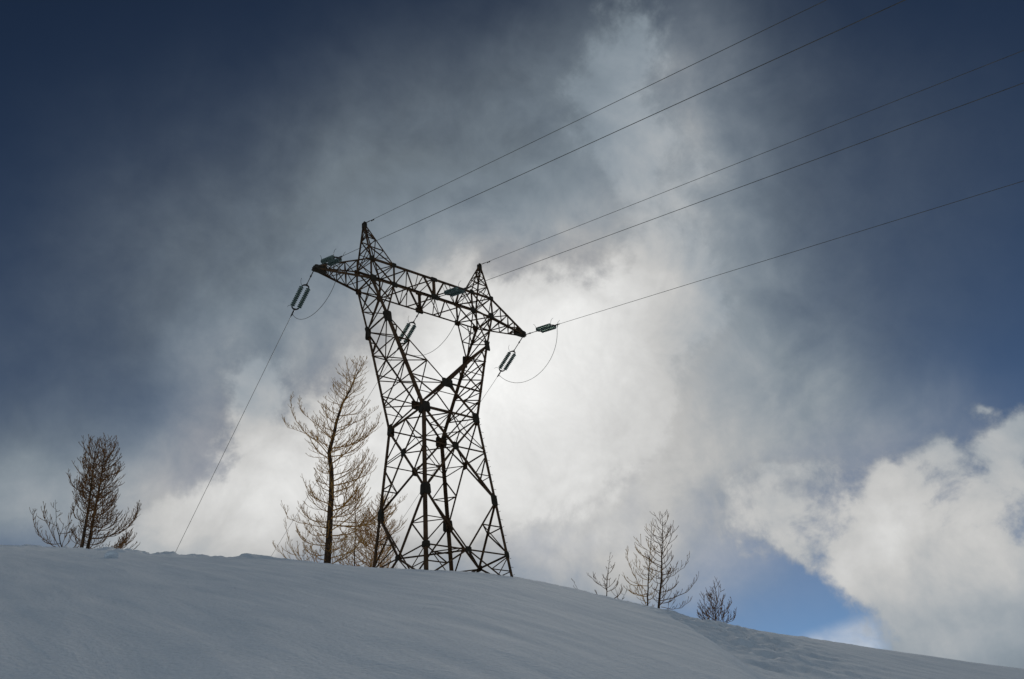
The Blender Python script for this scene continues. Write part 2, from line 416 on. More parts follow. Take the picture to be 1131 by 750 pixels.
mb = MB(); angle_bar(mb, (0, -YC, ZC), (0, YC, ZC), 0.09, (0, 0, 1))
ct = mb.build('crotch_tie', M_steel, tower)
gus(ct, [((0, -YC-.03, ZC-.02), (1, 0, 0), (0, 0, 1), 0.66, 0.5), ((0, YC+.03, ZC-.02), (1, 0, 0), (0, 0, 1), 0.62, 0.52)])

# horizontal box beam
mb = MB()
for sy in (-1, 1):
    n = V(0, sy, 0)
    for z in (ZB, ZT): angle_bar(mb, (-XO, sy*YB, z), (XO, sy*YB, z), 0.115, n, 1 if z == ZB else -1)
    for x in (-XO, -XI, XI, XO): angle_bar(mb, (x, sy*YB, ZB), (x, sy*YB, ZT), 0.09, n)
    angle_bar(mb, (0, sy*YB, ZB), (0, sy*YB, ZT), 0.15, n)
    for s in (-1, 1):
        xs = [s*XI*t for t in (1, .69, .52, .26, 0)]
        zz = [ZB, ZT, ZB, ZT, ZB]
        for k in range(4): angle_bar(mb, (xs[k], sy*YB, zz[k]), (xs[k+1], sy*YB, zz[k+1]), 0.07 if k < 3 else 0.10, n, -1)
        angle_bar(mb, (s*XI*.40, sy*YB, ZT), (s*XI*.52, sy*YB, ZB), 0.05, n)
        angle_bar(mb, (s*XI, sy*YB, ZB), (s*XO, sy*YB, ZT), 0.07, n); angle_bar(mb, (s*XI, sy*YB, ZT), (s*XO, sy*YB, ZB), 0.07, n, -1)
xs = [-XO, -XI, -XI*.69, -XI*.34, 0, XI*.34, XI*.69, XI, XO]
for z in (ZB, ZT):
    nz = V(0, 0, 1 if z == ZT else -1)
    for k in range(8):
        s = 1 if k % 2 else -1
        angle_bar(mb, (xs[k], s*YB, z), (xs[k+1], -s*YB, z), 0.06, nz)
    for x in (-XO, -XI, 0, XI, XO): angle_bar(mb, (x, -YB, z), (x, YB, z), 0.065, nz)
for x in (-XO, -XI, 0, XI, XO): angle_bar(mb, (x, -YB, ZB), (x, YB, ZT), 0.055, (1, 0, 0))
bmn = mb.build('cross_beam', M_steel, tower)
gus(bmn, [((0, s*(YB+.03), ZB+.05), (1, 0, 0), (0, 0, 1), 0.5, 0.34) for s in (-1, 1)]+[((0, s*(YB+.03), ZT-.05), (1, 0, 0), (0, 0, 1), 0.4, 0.26) for s in (-1, 1)]
    + [((x, s*(YB+.03), ZT), (1, 0, 0), (0, 0, 1), 0.26, 0.27) for s in (-1, 1) for x in (-XO, -XI, XI, XO)])

for sx in (-1, 1):
    # pointed crossarm
    mb = MB(); tip = V(sx*LX, 0, ZB+.02)
    ch = {(sy, z): (V(sx*XO, sy*YB, z), V(sx*(LX-.12), sy*0.13, ZB+(.17 if z == ZT else 0))) for sy in (-1, 1) for z in (ZB, ZT)}
    for (sy, z), (p, q) in ch.items(): angle_bar(mb, p, q, 0.10, (0, sy, 0), 1 if z == ZB else -1)
    ts = [0.0, 0.27, 0.5, 0.7, 0.86]
    L_ = lambda sy, z, t: lerp(*ch[(sy, z)], t)
    for k in range(4):
        for sy in (-1, 1):
            angle_bar(mb, L_(sy, ZB, ts[k]), L_(sy, ZT, ts[k+1]), 0.055, (0, sy, 0), -1)
            angle_bar(mb, L_(sy, ZB, ts[k+1]), L_(sy, ZT, ts[k+1]), 0.05, (0, sy, 0))
        for z in (ZB, ZT):
            s = 1 if k % 2 else -1
            angle_bar(mb, L_(s, z, ts[k]), L_(-s, z, ts[k+1]), 0.055, (0, 0, 1 if z == ZT else -1))
            angle_bar(mb, L_(1, z, ts[k+1]), L_(-1, z, ts[k+1]), 0.05, (0, 0, 1 if z == ZT else -1))
    ca = mb.build('crossarm', M_steel, tower)
    mb = MB()
    # tip casting: two cheek plates, top and bottom plate and a rounded nose
    for sy in (-1, 1): plate(mb, (sx*(LX-.32), sy*0.15, ZB+.09), (1, 0, -0.02*sx), (0, 0, 1), 0.72, 0.27, 0.025, 0.35)
    plate(mb, (sx*(LX-.3), 0, ZB-.045), (1, 0, 0), (0, 1, 0), 0.8, 0.34, 0.03, 0.3)
    plate(mb, (sx*(LX-.34), 0, ZB+.235), (1, 0, -.12*sx), (0, 1, 0), 0.6, 0.30, 0.03, 0.3)
    lathe(mb, (sx*LX-sx*.06, 0, ZB-.1), (0, 0, 1), [(0, .07), (.04, .12), (.26, .12), (.3, .07)], 12)
    mb.build('tip_fitting', M_plate, ca)
    # earth wire peak
    mb = MB(); apex = V(sx*XP, 0, ZP)
    base = {(x, sy): V(sx*x, sy*YB, ZT) for x in (XO, XI) for sy in (-1, 1)}
    top = {k: apex+V(sx*(.05 if k[0] == XO else -.06), k[1]*.05, -.12) for k in base}
    Pk = lambda k, t: lerp(base[k], top[k], t)
    for k in base: angle_bar(mb, base[k], top[k], 0.085, (0, k[1], 0), 1 if k[0] == XO else -1)
    ring = [(XO, -1), (XI, -1), (XI, 1), (XO, 1)]; lv = [0, .36, .64, .86]
    for k in range(4):
        p, q = ring[k], ring[(k+1) % 4]
        nn = (0, -1, 0) if k == 0 else (0, 1, 0) if k == 2 else (-sx, 0, 0) if k == 1 else (sx, 0, 0)
        for l in range(3):
            a_, b_ = (p, q) if (l+k) % 2 else (q, p)
            angle_bar(mb, Pk(a_, lv[l]), Pk(b_, lv[l+1]), 0.06, nn)
            angle_bar(mb, Pk(p, lv[l+1]), Pk(q, lv[l+1]), 0.055, nn, -1)
        angle_bar(mb, Pk(p, 0), Pk(q, lv[1]*.5), 0.045, nn); 
    pk = mb.build('earth_wire_peak', M_steel, tower)
    mb = MB()
    plate(mb, apex+V(0, -.075, -.16), (1, 0, 0), (0, 0, 1), 0.24, 0.5, 0.025, .4); plate(mb, apex+V(0, .075, -.16), (1, 0, 0), (0, 0, 1), 0.24, 0.5, 0.025, .4)
    lathe(mb, apex+V(0, 0, -.25), (0, 0, 1), [(0, .1), (.2, .1), (.27, .04)], 10)
    mb.build('peak_cap', M_plate, pk)

# ------------------------------------------------------------------ insulator strings, conductors, jumpers
def insulator(anchor, d, label, rod=1.15, length=1.34, ndisc=11, horn_up=1):
    anchor = V(anchor); d = unit(V(d)); ex = V(1, 0, 0); ex = unit(ex-(ex@d)*d); uz = np.cross(ex, d); uz = uz if uz[2] > 0 else -uz
    root = empty('insulator_string', anchor, label, 'insulator', 'glass tension insulator strings on the pylon')
    P = lambda s, x=0, z=0: d*s+ex*x+uz*z
    mb = MB(); tube(mb, [P(-.06), P(rod*.3), P(rod*.34), P(rod)], [.028, .028, .022, .022], 8)
    lathe(mb, P(rod*.3), d, [(0, .03), (.02, .045), (.1, .045), (.12, .03)], 8); lathe(mb, P(rod-.16), d, [(0, .03), (.02, .04), (.1, .04), (.12, .03)], 8)
    mb.build('link_rod', M_fitting, root)
    hw = 0.195
    for s, nm in ((rod, 1), (rod+length+.12, -1)):
        mb = MB()
        # yoke: bowed bar reaching both strings
        tube(mb, [P(s+nm*.1, -hw), P(s+nm*.02, -hw*.82), P(s-nm*.03, -hw*.4), P(s-nm*.04, 0), P(s-nm*.03, hw*.4), P(s+nm*.02, hw*.82), P(s+nm*.1, hw)], [.03, .038, .045, .05, .045, .038, .03], 8)
        yk = mb.build('yoke', M_fitting, root)
        for x in (-hw, hw):
            mb = MB(); k = -1 if nm == 1 else 1
            pts = [P(s+nm*.06, x), P(s+nm*.05, x*1.15, .10), P(s+nm*.0, x*1.3, .22), P(s-nm*.09, x*1.35, .33), P(s-nm*.2, x*1.3, .37)]
            if x < 0 or nm < 0: tube(mb, pts, [.012, .011, .010, .009, .008], 5); mb.build('arcing_horn', M_fitting, yk)
    pitch = (length-.1)/ndisc
    for x in (-hw, hw):
        mb = MB(); prof = [(0, .02)]
        for k in range(ndisc):
            s = .04+k*pitch
            prof += [(s, .05), (s+pitch*.18, .06), (s+pitch*.30, .088), (s+pitch*.46, .122), (s+pitch*.62, .127), (s+pitch*.68, .105), (s+pitch*.72, .07), (s+pitch*.84, .048), (s+pitch*.98, .046)]
        prof.append((length+.02, .02))
        lathe(mb, P(rod+.06, x), d, prof, 14)
        mb.build('disc_string', M_glass, root, smooth=False)
    mb = MB(); e0 = rod+length+.14
    tube(mb, [P(e0), P(e0+.12), P(e0+.16), P(e0+.44), P(e0+.5)], [.03, .03, .04, .036, .02], 8)
    tube(mb, [P(e0+.3), P(e0+.32, 0, -.10), P(e0+.28, 0, -.2)], [.025, .022, .02], 6)
    mb.build('dead_end_clamp', M_fitting, root)
    return anchor+P(e0+.44), anchor+P(e0+.28, 0, -.2), d

def wire(name, p0, dirv, length, sag, radius, label, group, armour=0.0):
    p0 = V(p0); d = unit(V(dirv)); h = unit(V(d[0], d[1], 0)); 
    mb = MB(); ts = np.concatenate([np.linspace(0, 1, 90)])
    pts = [p0+d*length*t+V(0, 0, sag*(t*t)*length) for t in ts]
    origin = p0
    tube(mb, [q-origin for q in pts], radius, 6)
    o = mb.build(name, M_wire); o.location = origin.tolist()
    tag(o, label, 'wire', group)
    if armour:
        m2 = MB(); tube(m2, [d*.05, d*.1, d*armour, d*(armour+.1)], [radius, radius*2.2, radius*2.2, radius], 8)
        for s in (armour+.35, ):
            lathe(m2, d*s-V(0, 0, .05)-d*.16, d, [(0, .012), (.01, .032), (.1, .032), (.11, .01), (.2, .01), (.21, .032), (.3, .032), (.31, .012)], 8)
        m2.build('armour_rod', M_fitting, o)
    return o
CG = 'conductors running up from the pylon out of the picture'
FG = 'conductors dropping behind the snow crest'
fr = {}; bk = {}
fr['L'] = insulator((-LX-.02, -.12, ZB+.02), (0, -1, -.385), 'glass insulator pair above the left crossarm tip, facing the viewer', 1.2)
fr['M'] = insulator((0, -YB-.05, ZB-.02), (0, -1, -.345), 'glass insulator pair in front of the beam beside the right hand peak', 1.2)
fr['R'] = insulator((LX+.04, -.12, ZB+.02), (0, -1, -.285), 'glass insulator pair stretched right of the right crossarm tip', 1.2)
bk['L'] = insulator((-LX+.02, .1, ZB-.06), (0, 1, -.56), 'glass insulator pair hanging below the left crossarm tip against the sky', 0.95)
bk['M'] = insulator((0, YB+.03, ZB-.04), (0, 1, -.50), 'glass insulator pair hanging inside the forked opening of the pylon', 0.8)
bk['R'] = insulator((LX-.04, .1, ZB-.06), (0, 1, -.52), 'glass insulator pair hanging below the right crossarm tip', 1.15)
wire('conductor_wire', fr['L'][0], (0, -1, -.352), 190, .0006, .0112, 'dark conductor, second from the top, leaving the insulator on the left crossarm', CG)
wire('conductor_wire', fr['M'][0], (0, -1, -.318), 190, .0006, .0112, 'dark conductor, second from the bottom, leaving the insulator before the beam', CG)
wire('conductor_wire', fr['R'][0], (0, -1, -.292), 190, .0006, .0112, 'lowest conductor, leaving the insulator right of the right crossarm tip', CG)
wire('conductor_wire', bk['L'][0], (0, 1, -.58), 120, .0006, .013, 'thin conductor slanting down left to the snow from the left crossarm', FG)
wire('conductor_wire', bk['M'][0], (0, 1, -.465), 120, .0006, .011, 'faint conductor passing down behind the tall larch from the forked opening', FG)
wire('conductor_wire', bk['R'][0], (0, 1, -.475), 120, .0006, .011, 'faint conductor passing down behind the pylon body from the right crossarm', FG)
EG = 'earth wires from the pylon peaks'
wire('earth_wire', V(-XP, -.06, ZP-.01), (0, -1, -.36), 190, .0006, .0112, 'topmost thin wire leaving the apex of the left hand peak', EG, .55)
wire('earth_wire', V(XP, -.06, ZP-.01), (0, -1, -.318), 190, .0006, .011, 'thin wire in the middle, leaving the apex of the right hand peak', EG, .55)
def jumper(f, b_, ctrl, label):
    p0, p3 = f[1], b_[1]; c1, c2 = [V(c) for c in ctrl]
    pts = [p0*(1-t)**3+3*c1*t*(1-t)**2+3*c2*t*t*(1-t)+p3*t**3 for t in np.linspace(0, 1, 48)]
    mb = MB(); tube(mb, [q-p0 for q in pts], .0125, 6)
    o = mb.build('jumper_wire', M_wire); o.location = p0.tolist()
    tag(o, label, 'wire', 'slack jumper loops under the pylon arms')
jumper(fr['L'], bk['L'], ((-LX, -2.6, 13.0), (-LX, 1.0, 13.2)), 'slack looping wire under the left crossarm between its two insulators')
jumper(fr['M'], bk['M'], ((0, -2.5, 12.6), (0, 0.6, 12.6)), 'slack looping wire inside the forked opening below the beam')
jumper(fr['R'], bk['R'], ((LX, -2.8, 12.9), (LX, 0.7, 12.6)), 'slack looping wire under the right crossarm tip')

# ------------------------------------------------------------------ bare larches
class Tubes:
    """many tapering twigs gathered into one mesh"""
    def __init__(s): s.mb = MB()
    def add(s, pts, r0, r1, sides):
        n = len(pts); tube(s.mb, pts, [r0+(r1-r0)*k/(n-1) for k in range(n)], sides, cap=False)
def curve(rn, p, d, L, n, rise, wob):
    """branch that starts along d and sweeps upward towards its tip"""
    pts = [p]; d = unit(d); step = L/n
    for k in range(n):
        d = unit(d+V(rn.gauss(0, wob), rn.gauss(0, wob), rn.gauss(0, wob)*.7+1.35*rise*((k+1)/n)**1.8))
        pts.append(pts[-1]+d*step)
    return pts
def limb(tb, rn, p, d, L, r, level, rise, dens, wob=.09):
    n = max(4, int(6+L*3)) if level == 0 else 5 if level == 1 else 3
    pts = curve(rn, p, d, L, n, rise, wob)
    rmin = 0.0098 if level < 2 else 0.0085
    tb.add(pts, r, max(rmin, r*.25), 5 if level == 0 else 4 if level == 1 else 3)
    if level >= 2: return
    spacing = (0.17, 0.20, 0.10)[level]/dens
    ns = int(L*(.92 if level == 0 else .85)/spacing)
    side = rn.choice((-1, 1))
    for k in range(ns):
        t = (0.12 if level == 0 else .15)+(0.86)*(k+rn.uniform(.1, .9))/max(1, ns)
        f = t*n; i_ = min(n-1, int(f)); q = pts[i_]+(pts[i_+1]-pts[i_])*(f-i_)
        dd = unit(pts[i_+1]-pts[i_]); side = -side
        lat = np.cross(dd, V(0, 0, 1)); lat = unit(lat) if np.linalg.norm(lat) > .05 else V(1, 0, 0)
        ang = rn.uniform(.5, 1.1)
        e = unit(dd*math.cos(ang)+lat*side*math.sin(ang)*rn.uniform(.5, 1)+V(0, 0, rn.uniform(-.1, .45)))
        if level == 0: l = min(L*.7, L*(1-t)*rn.uniform(.4, .85)+rn.uniform(.15, .5))
        elif level == 1: l = min(.3, L*(1-t)*.45+rn.uniform(.05, .12))
        else: l = rn.uniform(.02, .06)
        rr = max(.0115, r*(1-.7*t)*rn.uniform(.4, .6)) if level == 0 else .0105 if level == 1 else .008
        limb(tb, rn, q, e, l, rr, level+1, rise*rn.uniform(.6, 1.3), dens, wob)
def larch(label, trunk_px, r, base_r, seed, nbr, left, right, group, dens=1.0, twig=None, rise=.34, zfrom=.05, start_el=-.05, depth_len=None, levels=1, explicit=(), name='larch_tree'):
    """trunk_px: trunk line; left/right: crown reach (metres) against height fraction"""
    rn = random.Random(seed)
    a, _ = azel(*trunk_px[0]); hd = math.cos(rad(a))*HF+math.sin(rad(a))*HR; er = V(hd[1], -hd[0], 0)
    base = CP+r*hd
    gz = ground_pt(a, r)[2]
    def at(px, py):
        s = sight(px, py); return CP+s*(r/(s@hd))
    line = [at(*q) for q in trunk_px]
    b0 = V(line[0]); root = V(b0[0], b0[1], min(gz, b0[2])-.35)
    o = empty(name, root, label, 'tree', group)
    line = [root-root]+[q-root for q in line]
    # refine the trunk line with a little natural wobble
    pts = []
    for k in range(len(line)-1):
        for t in np.linspace(0, 1, 5)[:-1]:
            pts.append(lerp(line[k], line[k+1], t)+hd*rn.gauss(0, .012)+er*rn.gauss(0, .008))
    pts.append(line[-1]); N = len(pts)
    acc = np.concatenate([[0], np.cumsum([np.linalg.norm(pts[k+1]-pts[k]) for k in range(N-1)])]); Ht = acc[-1]
    rads = [max(.007, base_r*(1-acc[k]/Ht)**.75*(1+(.5*math.exp(-acc[k]/.3)))) for k in range(N)]
    mb = MB(); tube(mb, pts, rads, 9); mb.build('trunk', M_bark, o, smooth=True)
    tb = Tubes()
    def on(h):
        s = h*Ht; k = min(N-2, max(0, int(np.searchsorted(acc, s)-1))); t = (s-acc[k])/max(1e-6, acc[k+1]-acc[k])
        return lerp(pts[k], pts[k+1], t), rads[k]
    for k in range(nbr):
        h = zfrom+(1-zfrom)*((k+rn.random())/nbr)**.92
        if h > .975: h = .975
        p, tr = on(h)
        ph = k*2.39996+rn.uniform(-.5, .5)
        c, s = math.cos(ph), math.sin(ph)
        ll = np.interp(h, *zip(*left)); rl = np.interp(h, *zip(*right))
        reach = (rl if c > 0 else ll)*abs(c)+(depth_len or .5*(ll+rl))*abs(s)*(.9 if s > 0 else .9)
        reach *= rn.choice((rn.uniform(.3, .7), rn.uniform(.75, 1.1)))
        if reach < .06: continue
        el = start_el+h*.75+rn.uniform(-.15, .2)
        d = unit((er*c+hd*s)*math.cos(el)+V(0, 0, math.sin(el)))
        limb(tb, rn, p, d, reach*1.12, min(tr*.6, .012+.016*reach*.6), 0, rise*(1-.4*h), dens*(1-.45*h))
    for h, px_pts, rr in explicit:       # big limbs with a shape of their own
        cp = [at(*q)-root for q in px_pts]
        fine = []
        for k in range(len(cp)-1):
            for t in np.linspace(0, 1, 4)[:-1]: fine.append(lerp(cp[k], cp[k+1], t)+V(rn.gauss(0, .012), rn.gauss(0, .02), rn.gauss(0, .012)))
        fine.append(cp[-1])
        dz = rn.uniform(-.5, .5)
        fine = [q+hd*dz*(k/len(fine)) for k, q in enumerate(fine)]
        tb.add(fine, rr, .007, 5)
        Ln = sum(np.linalg.norm(fine[k+1]-fine[k]) for k in range(len(fine)-1))
        m_ = int(Ln/.13*dens)
        for k in range(m_):
            t = .15+.85*(k+rn.random())/m_; f = t*(len(fine)-1); i_ = min(len(fine)-2, int(f)); q = lerp(fine[i_], fine[i_+1], f-i_)
            dd = unit(fine[i_+1]-fine[i_]); sd = 1 if k % 2 else -1
            lat = unit(np.cross(dd, V(0, 0, 1)))
            e = unit(dd*.7+lat*sd*rn.uniform(.3, .9)+V(0, 0, rn.uniform(.1, .8)))
            limb(tb, rn, q, e, rn.uniform(.25, .8)*(1.15-t*.6), .008, 1, rise, dens)
    tb.mb.build('crown', twig or M_twig, o)
    return o
GL, GM, GR = 'bare larches at the left end of the crest', 'bare larches behind the pylon', 'bare larches down the right hand slope'
# left group
larch('bare twin larch, left trunk, at the left end of the crest', [(89, 610), (93, 590), (98, 560), (101, 533), (104, 508), (108, 485)], 47.5, .09, 11, 62,
      [(0, .3), (.25, .8), (.55, 1.25), (.8, 1.1), (1, .15)], [(0, .5), (.3, .9), (.7, .9), (1, .15)], GL, 1.4, M_twig2, .46, .22, .1)
larch('bare twin larch, right trunk, with wide lower limbs to its right', [(96, 610), (100, 590), (105, 563), (110, 538), (114, 511), (118, 485)], 48.3, .09, 12, 78,
      [(0, .3), (.4, .7), (.8, .9), (1, .15)], [(0, 2.5), (.2, 2.5), (.35, 2.1), (.6, 1.6), (.8, 1.1), (1, .2)], GL, 1.4, M_twig2, .42, .06, .0)
larch('small open leafless shrub left of the twin larches', [(70, 612), (66, 596), (62, 576), (61, 552)], 46.8, .03, 13, 9,
      [(0, .9), (.5, .7), (1, .1)], [(0, 1.2), (.5, .8), (1, .1)], GL, .9, M_twig2, .36, .1,
      explicit=[(0, [(68, 607), (55, 600), (43, 590), (37, 575), (36, 562)], .02), (0, [(68, 607), (58, 592), (50, 575), (49, 560)], .018), (0, [(68, 605), (73, 590), (78, 572), (84, 556)], .014), (0, [(69, 607), (77, 597), (80, 585)], .012)], name='larch_shrub')
# middle: the tall larch and its undergrowth
larch('tall golden brown larch with leaning top beside the pylon', [(361, 628), (363, 600), (364.5, 570), (366, 540), (366, 518), (363.5, 500), (367, 486), (373, 462), (378, 446), (387, 430), (393, 416), (398, 406), (402, 399)], 50.5, .22, 21, 104,
      [(0, 1.2), (.1, 2.3), (.22, 2.4), (.34, 1.1), (.5, .55), (.56, 1.9), (.66, 1.7), (.78, .8), (.9, .3), (1, .05)],
      [(0, 2.2), (.12, 3.2), (.3, 3.6), (.45, 3.0), (.58, 2.9), (.7, 1.8), (.8, .9), (.92, .25), (1, .05)], GM, 1.0, M_twig, .33, .03, -.12, 1.9,
      explicit=[(.55, [(363, 502), (352, 490), (338, 480), (328, 468), (322, 455), (322, 440)], .035), (.6, [(368, 486), (356, 474), (340, 462), (332, 455), (330, 445)], .022), (.56, [(365, 500), (352, 487), (335, 478), (318, 473), (312, 463)], .018),
                (.56, [(366, 500), (385, 492), (402, 481), (416, 470), (421, 455)], .026), (.62, [(370, 474), (388, 468), (405, 460), (418, 450)], .02), (.3, [(366, 575), (390, 577), (412, 572), (432, 560), (448, 548)], .03),
                (.3, [(363, 583), (345, 581), (330, 578), (318, 574), (313, 560)], .024), (.2, [(364, 594), (385, 597), (410, 600)], .024), (.45, [(363, 560), (350, 553), (340, 543), (335, 530)], .016)])
larch('thin leafless shrub at the left foot of the tall larch', [(336, 626), (336, 610), (337, 595), (338, 580)], 49.2, .022, 22, 12,
      [(0, 1.6), (.5, 1.0), (1, .1)], [(0, 1.0), (.5, .7), (1, .1)], GM, .6, M_twig, .36, .05,
      explicit=[(0, [(333, 621), (318, 617), (306, 606), (301, 596)], .014), (0, [(334, 621), (322, 608), (317, 590), (315, 575)], .012), (0, [(337, 600), (340, 590), (343, 580)], .01)], name='larch_shrub')
larch('slim bare larch between the tall larch and the pylon leg', [(391, 632), (392, 605), (393, 580), (392, 550), (389, 525)], 51.6, .045, 23, 70,
      [(0, .9), (.4, .9), (1, .1)], [(0, 1.3), (.4, 1.2), (1, .1)], GM, .9, M_twig, .33, .04)
larch('dense bushy larch thicket behind the left pylon leg', [(411, 634), (414, 612), (418, 590), (421, 568), (423, 548)], 52.4, .06, 24, 120,
      [(0, 1.6), (.3, 1.5), (.7, 1.0), (1, .2)], [(0, 1.0), (.3, 1.5), (.6, 1.5), (1, .3)], GM, 1.1, M_twig, .33, .03)
# right group
larch('tiny bare twig sapling poking from the snow right of the pylon', [(640, 656), (636.5, 648), (632, 640)], 47.3, .012, 31, 5,
      [(0, .3), (1, .15)], [(0, .4), (1, .1)], GR, .4, M_twig2, .3, .15, name='sapling')
larch('small reddish larch sapling, first of the right hand trees', [(670, 664), (670.5, 645), (672, 630), (674, 610)], 47.6, .03, 32, 22,
      [(0, 1.0), (.25, .9), (.6, .35), (1, .06)], [(0, .8), (.4, .75), (.7, .4), (1, .06)], GR, .7, M_twig2, .34, .12,
      explicit=[(.2, [(669, 648), (660, 644), (655, 640), (649, 635)], .012)])
larch('low forked twig shrub left of the pair of right hand larches', [(686, 668), (687, 662), (691, 655), (693, 648)], 48.5, .016, 33, 8,
      [(0, .4), (1, .1)], [(0, .3), (1, .1)], GR, .5, M_twig2, .34, .1, explicit=[(0, [(687, 664), (682, 660), (681, 650)], .01)], name='larch_shrub')
larch('slender pale larch just left of the tallest right hand one', [(715, 674), (715.5, 655), (716.5, 635), (718, 612), (719.5, 590), (720, 582)], 48.6, .045, 34, 38,
      [(0, 1.4), (.35, 1.1), (.7, .7), (1, .06)], [(0, .7), (.5, .6), (1, .06)], GR, .75, M_twig, .34, .08, -.05, .8,
      explicit=[(0, [(713, 667), (709, 655), (704, 642), (697, 628), (693, 617), (693, 606)], .024), (.4, [(717, 640), (709, 634), (703, 625), (702, 612)], .012)])
larch('tallest dark larch of the right hand group with even tiers', [(727, 680), (728.5, 660), (730.5, 640), (731, 620), (731.5, 600), (731.8, 584), (731.3, 567)], 49.4, .07, 35, 48,
      [(0, .4), (.3, .8), (.6, .8), (.85, .4), (1, .03)], [(0, 1.6), (.25, 1.6), (.5, 1.5), (.75, 1.0), (.9, .4), (1, .03)], GR, .75, M_twig2, .30, .08, -.05, 1.0,
      explicit=[(.15, [(730, 664), (745, 660), (758, 653), (766, 644), (771, 636)], .024), (.1, [(730, 670), (742, 673), (753, 671), (763, 663)], .016), (.45, [(731, 640), (744, 636), (755, 628), (762, 616)], .016), (.4, [(730, 639), (720, 634), (712, 630)], .014)])
larch('low rounded leafless bush at the end of the right hand trees', [(790, 697), (790, 686), (790, 674), (791, 660)], 50.2, .03, 36, 34,
      [(0, 1.1), (.5, 1.0), (1, .3)], [(0, 1.2), (.5, 1.1), (1, .3)], GR, 1.0, M_twig2, .30, .08, .15, .9, name='larch_shrub', explicit=[(0, [(788, 692), (782, 682), (778, 668), (777, 657)], .014), (0, [(792, 692), (799, 682), (805, 672), (808, 664)], .014), (0, [(786, 690), (776, 684), (771, 676)], .012), (0, [(794, 692), (803, 688), (811, 684), (813, 676)], .012), (0, [(789, 690), (786, 674), (785, 656)], .012), (0, [(791, 690), (796, 676), (798, 662)], .012)])

# ------------------------------------------------------------------ sky, clouds, sun
SUN_PX = (600, 425)
sd = sight(*SUN_PX)
sun_el = math.asin(sd[2]); sun_az = math.atan2(sd[0], sd[1])      # clockwise from +Y
w = bpy.data.worlds.new('World'); sc.world = w; w.use_nodes = True
nt = w.node_tree; nt.nodes.clear(); L = nt.links.new
def N(t, **k):
    n = nt.nodes.new(t)
    for a, v in k.items(): setattr(n, a, v)
    return n
def setin(n, i, v):
    if isinstance(v, bpy.types.NodeSocket): L(v, n.inputs[i])
    elif v is not None: n.inputs[i].default_value = v
def MA(op, a, b_=None, c=None, clamp=False):
    n = N('ShaderNodeMath', operation=op, use_clamp=clamp)
    setin(n, 0, a); setin(n, 1, b_); setin(n, 2, c)
    return n.outputs[0]
def VM(op, a, b_=None, s=None):
    n = N('ShaderNodeVectorMath', operation=op); setin(n, 0, a); setin(n, 1, b_)
    if s is not None: setin(n, 'Scale', s)
    return n.outputs['Value'] if op in ('DOT_PRODUCT', 'LENGTH') else n.outputs['Vector']
def smooth(x, lo, hi):
    n = N('ShaderNodeMapRange', interpolation_type='SMOOTHSTEP'); setin(n, 0, x); n.inputs[1].default_value = lo; n.inputs[2].default_value = hi
    return n.outputs[0]
def mixc(f, a, b_):
    n = N('ShaderNodeMix', data_type='RGBA'); setin(n, 0, f)
    for i_, v in ((6, a), (7, b_)):
        if isinstance(v, tuple): n.inputs[i_].default_value = (*v, 1)
        else: L(v, n.inputs[i_])
    return n.outputs[2]
gen = N('ShaderNodeTexCoord').outputs['Generated']
wf = MA('MAXIMUM', VM('DOT_PRODUCT', gen, tuple(fwd)), 0.2)
u = MA('DIVIDE', VM('DOT_PRODUCT', gen, tuple(rgt)), wf); v = MA('DIVIDE', VM('DOT_PRODUCT', gen, tuple(upv)), wf)
cx = N('ShaderNodeCombineXYZ'); L(u, cx.inputs[0]); L(v, cx.inputs[1]); uv = cx.outputs[0]
def noise(vec, scale, detail, rough, off=(0, 0, 0), dist=0.0, col_=False):
    n = N('ShaderNodeTexNoise'); L(VM('ADD', vec, off), n.inputs['Vector'])
    n.inputs['Scale'].default_value = scale; n.inputs['Detail'].default_value = detail; n.inputs['Roughness'].default_value = rough; n.inputs['Distortion'].default_value = dist
    return n.outputs['Color' if col_ else 'Fac']
def warp(vec, scale, detail, amp, off):
    return VM('ADD', vec, VM('SCALE', VM('SUBTRACT', noise(gen, scale, detail, .6, off, col_=True), (.5, .5, .5)), None, amp))
w1 = warp(uv, 3.2, 6, 0.20, (1.3, 4.2, 0.7))
w2 = warp(uv, 2.0, 5, 0.22, (7.3, 1.2, 3.7))
def blobs(vec, items):
    acc = None
    for px, py, sx, sy, rot, amp in items:
        mp = N('ShaderNodeMapping', vector_type='TEXTURE')
        L(vec, mp.inputs['Vector'])
        mp.inputs['Location'].default_value = ((px-565.5)/FPX, -(py-375)/FPX, 0)
        mp.inputs['Rotation'].default_value = (0, 0, rad(rot)); mp.inputs['Scale'].default_value = (sx/FPX, sy/FPX, 1)
        sx_ = N('ShaderNodeSeparateXYZ'); L(mp.outputs[0], sx_.inputs[0])
        d2 = MA('MULTIPLY_ADD', sx_.outputs[0], sx_.outputs[0], MA('MULTIPLY', sx_.outputs[1], sx_.outputs[1]))
        e = MA('EXPONENT', MA('MULTIPLY', d2, -1.0))
        acc = MA('MULTIPLY', e, amp) if acc is None else MA('MULTIPLY_ADD', e, amp, acc)
    return acc
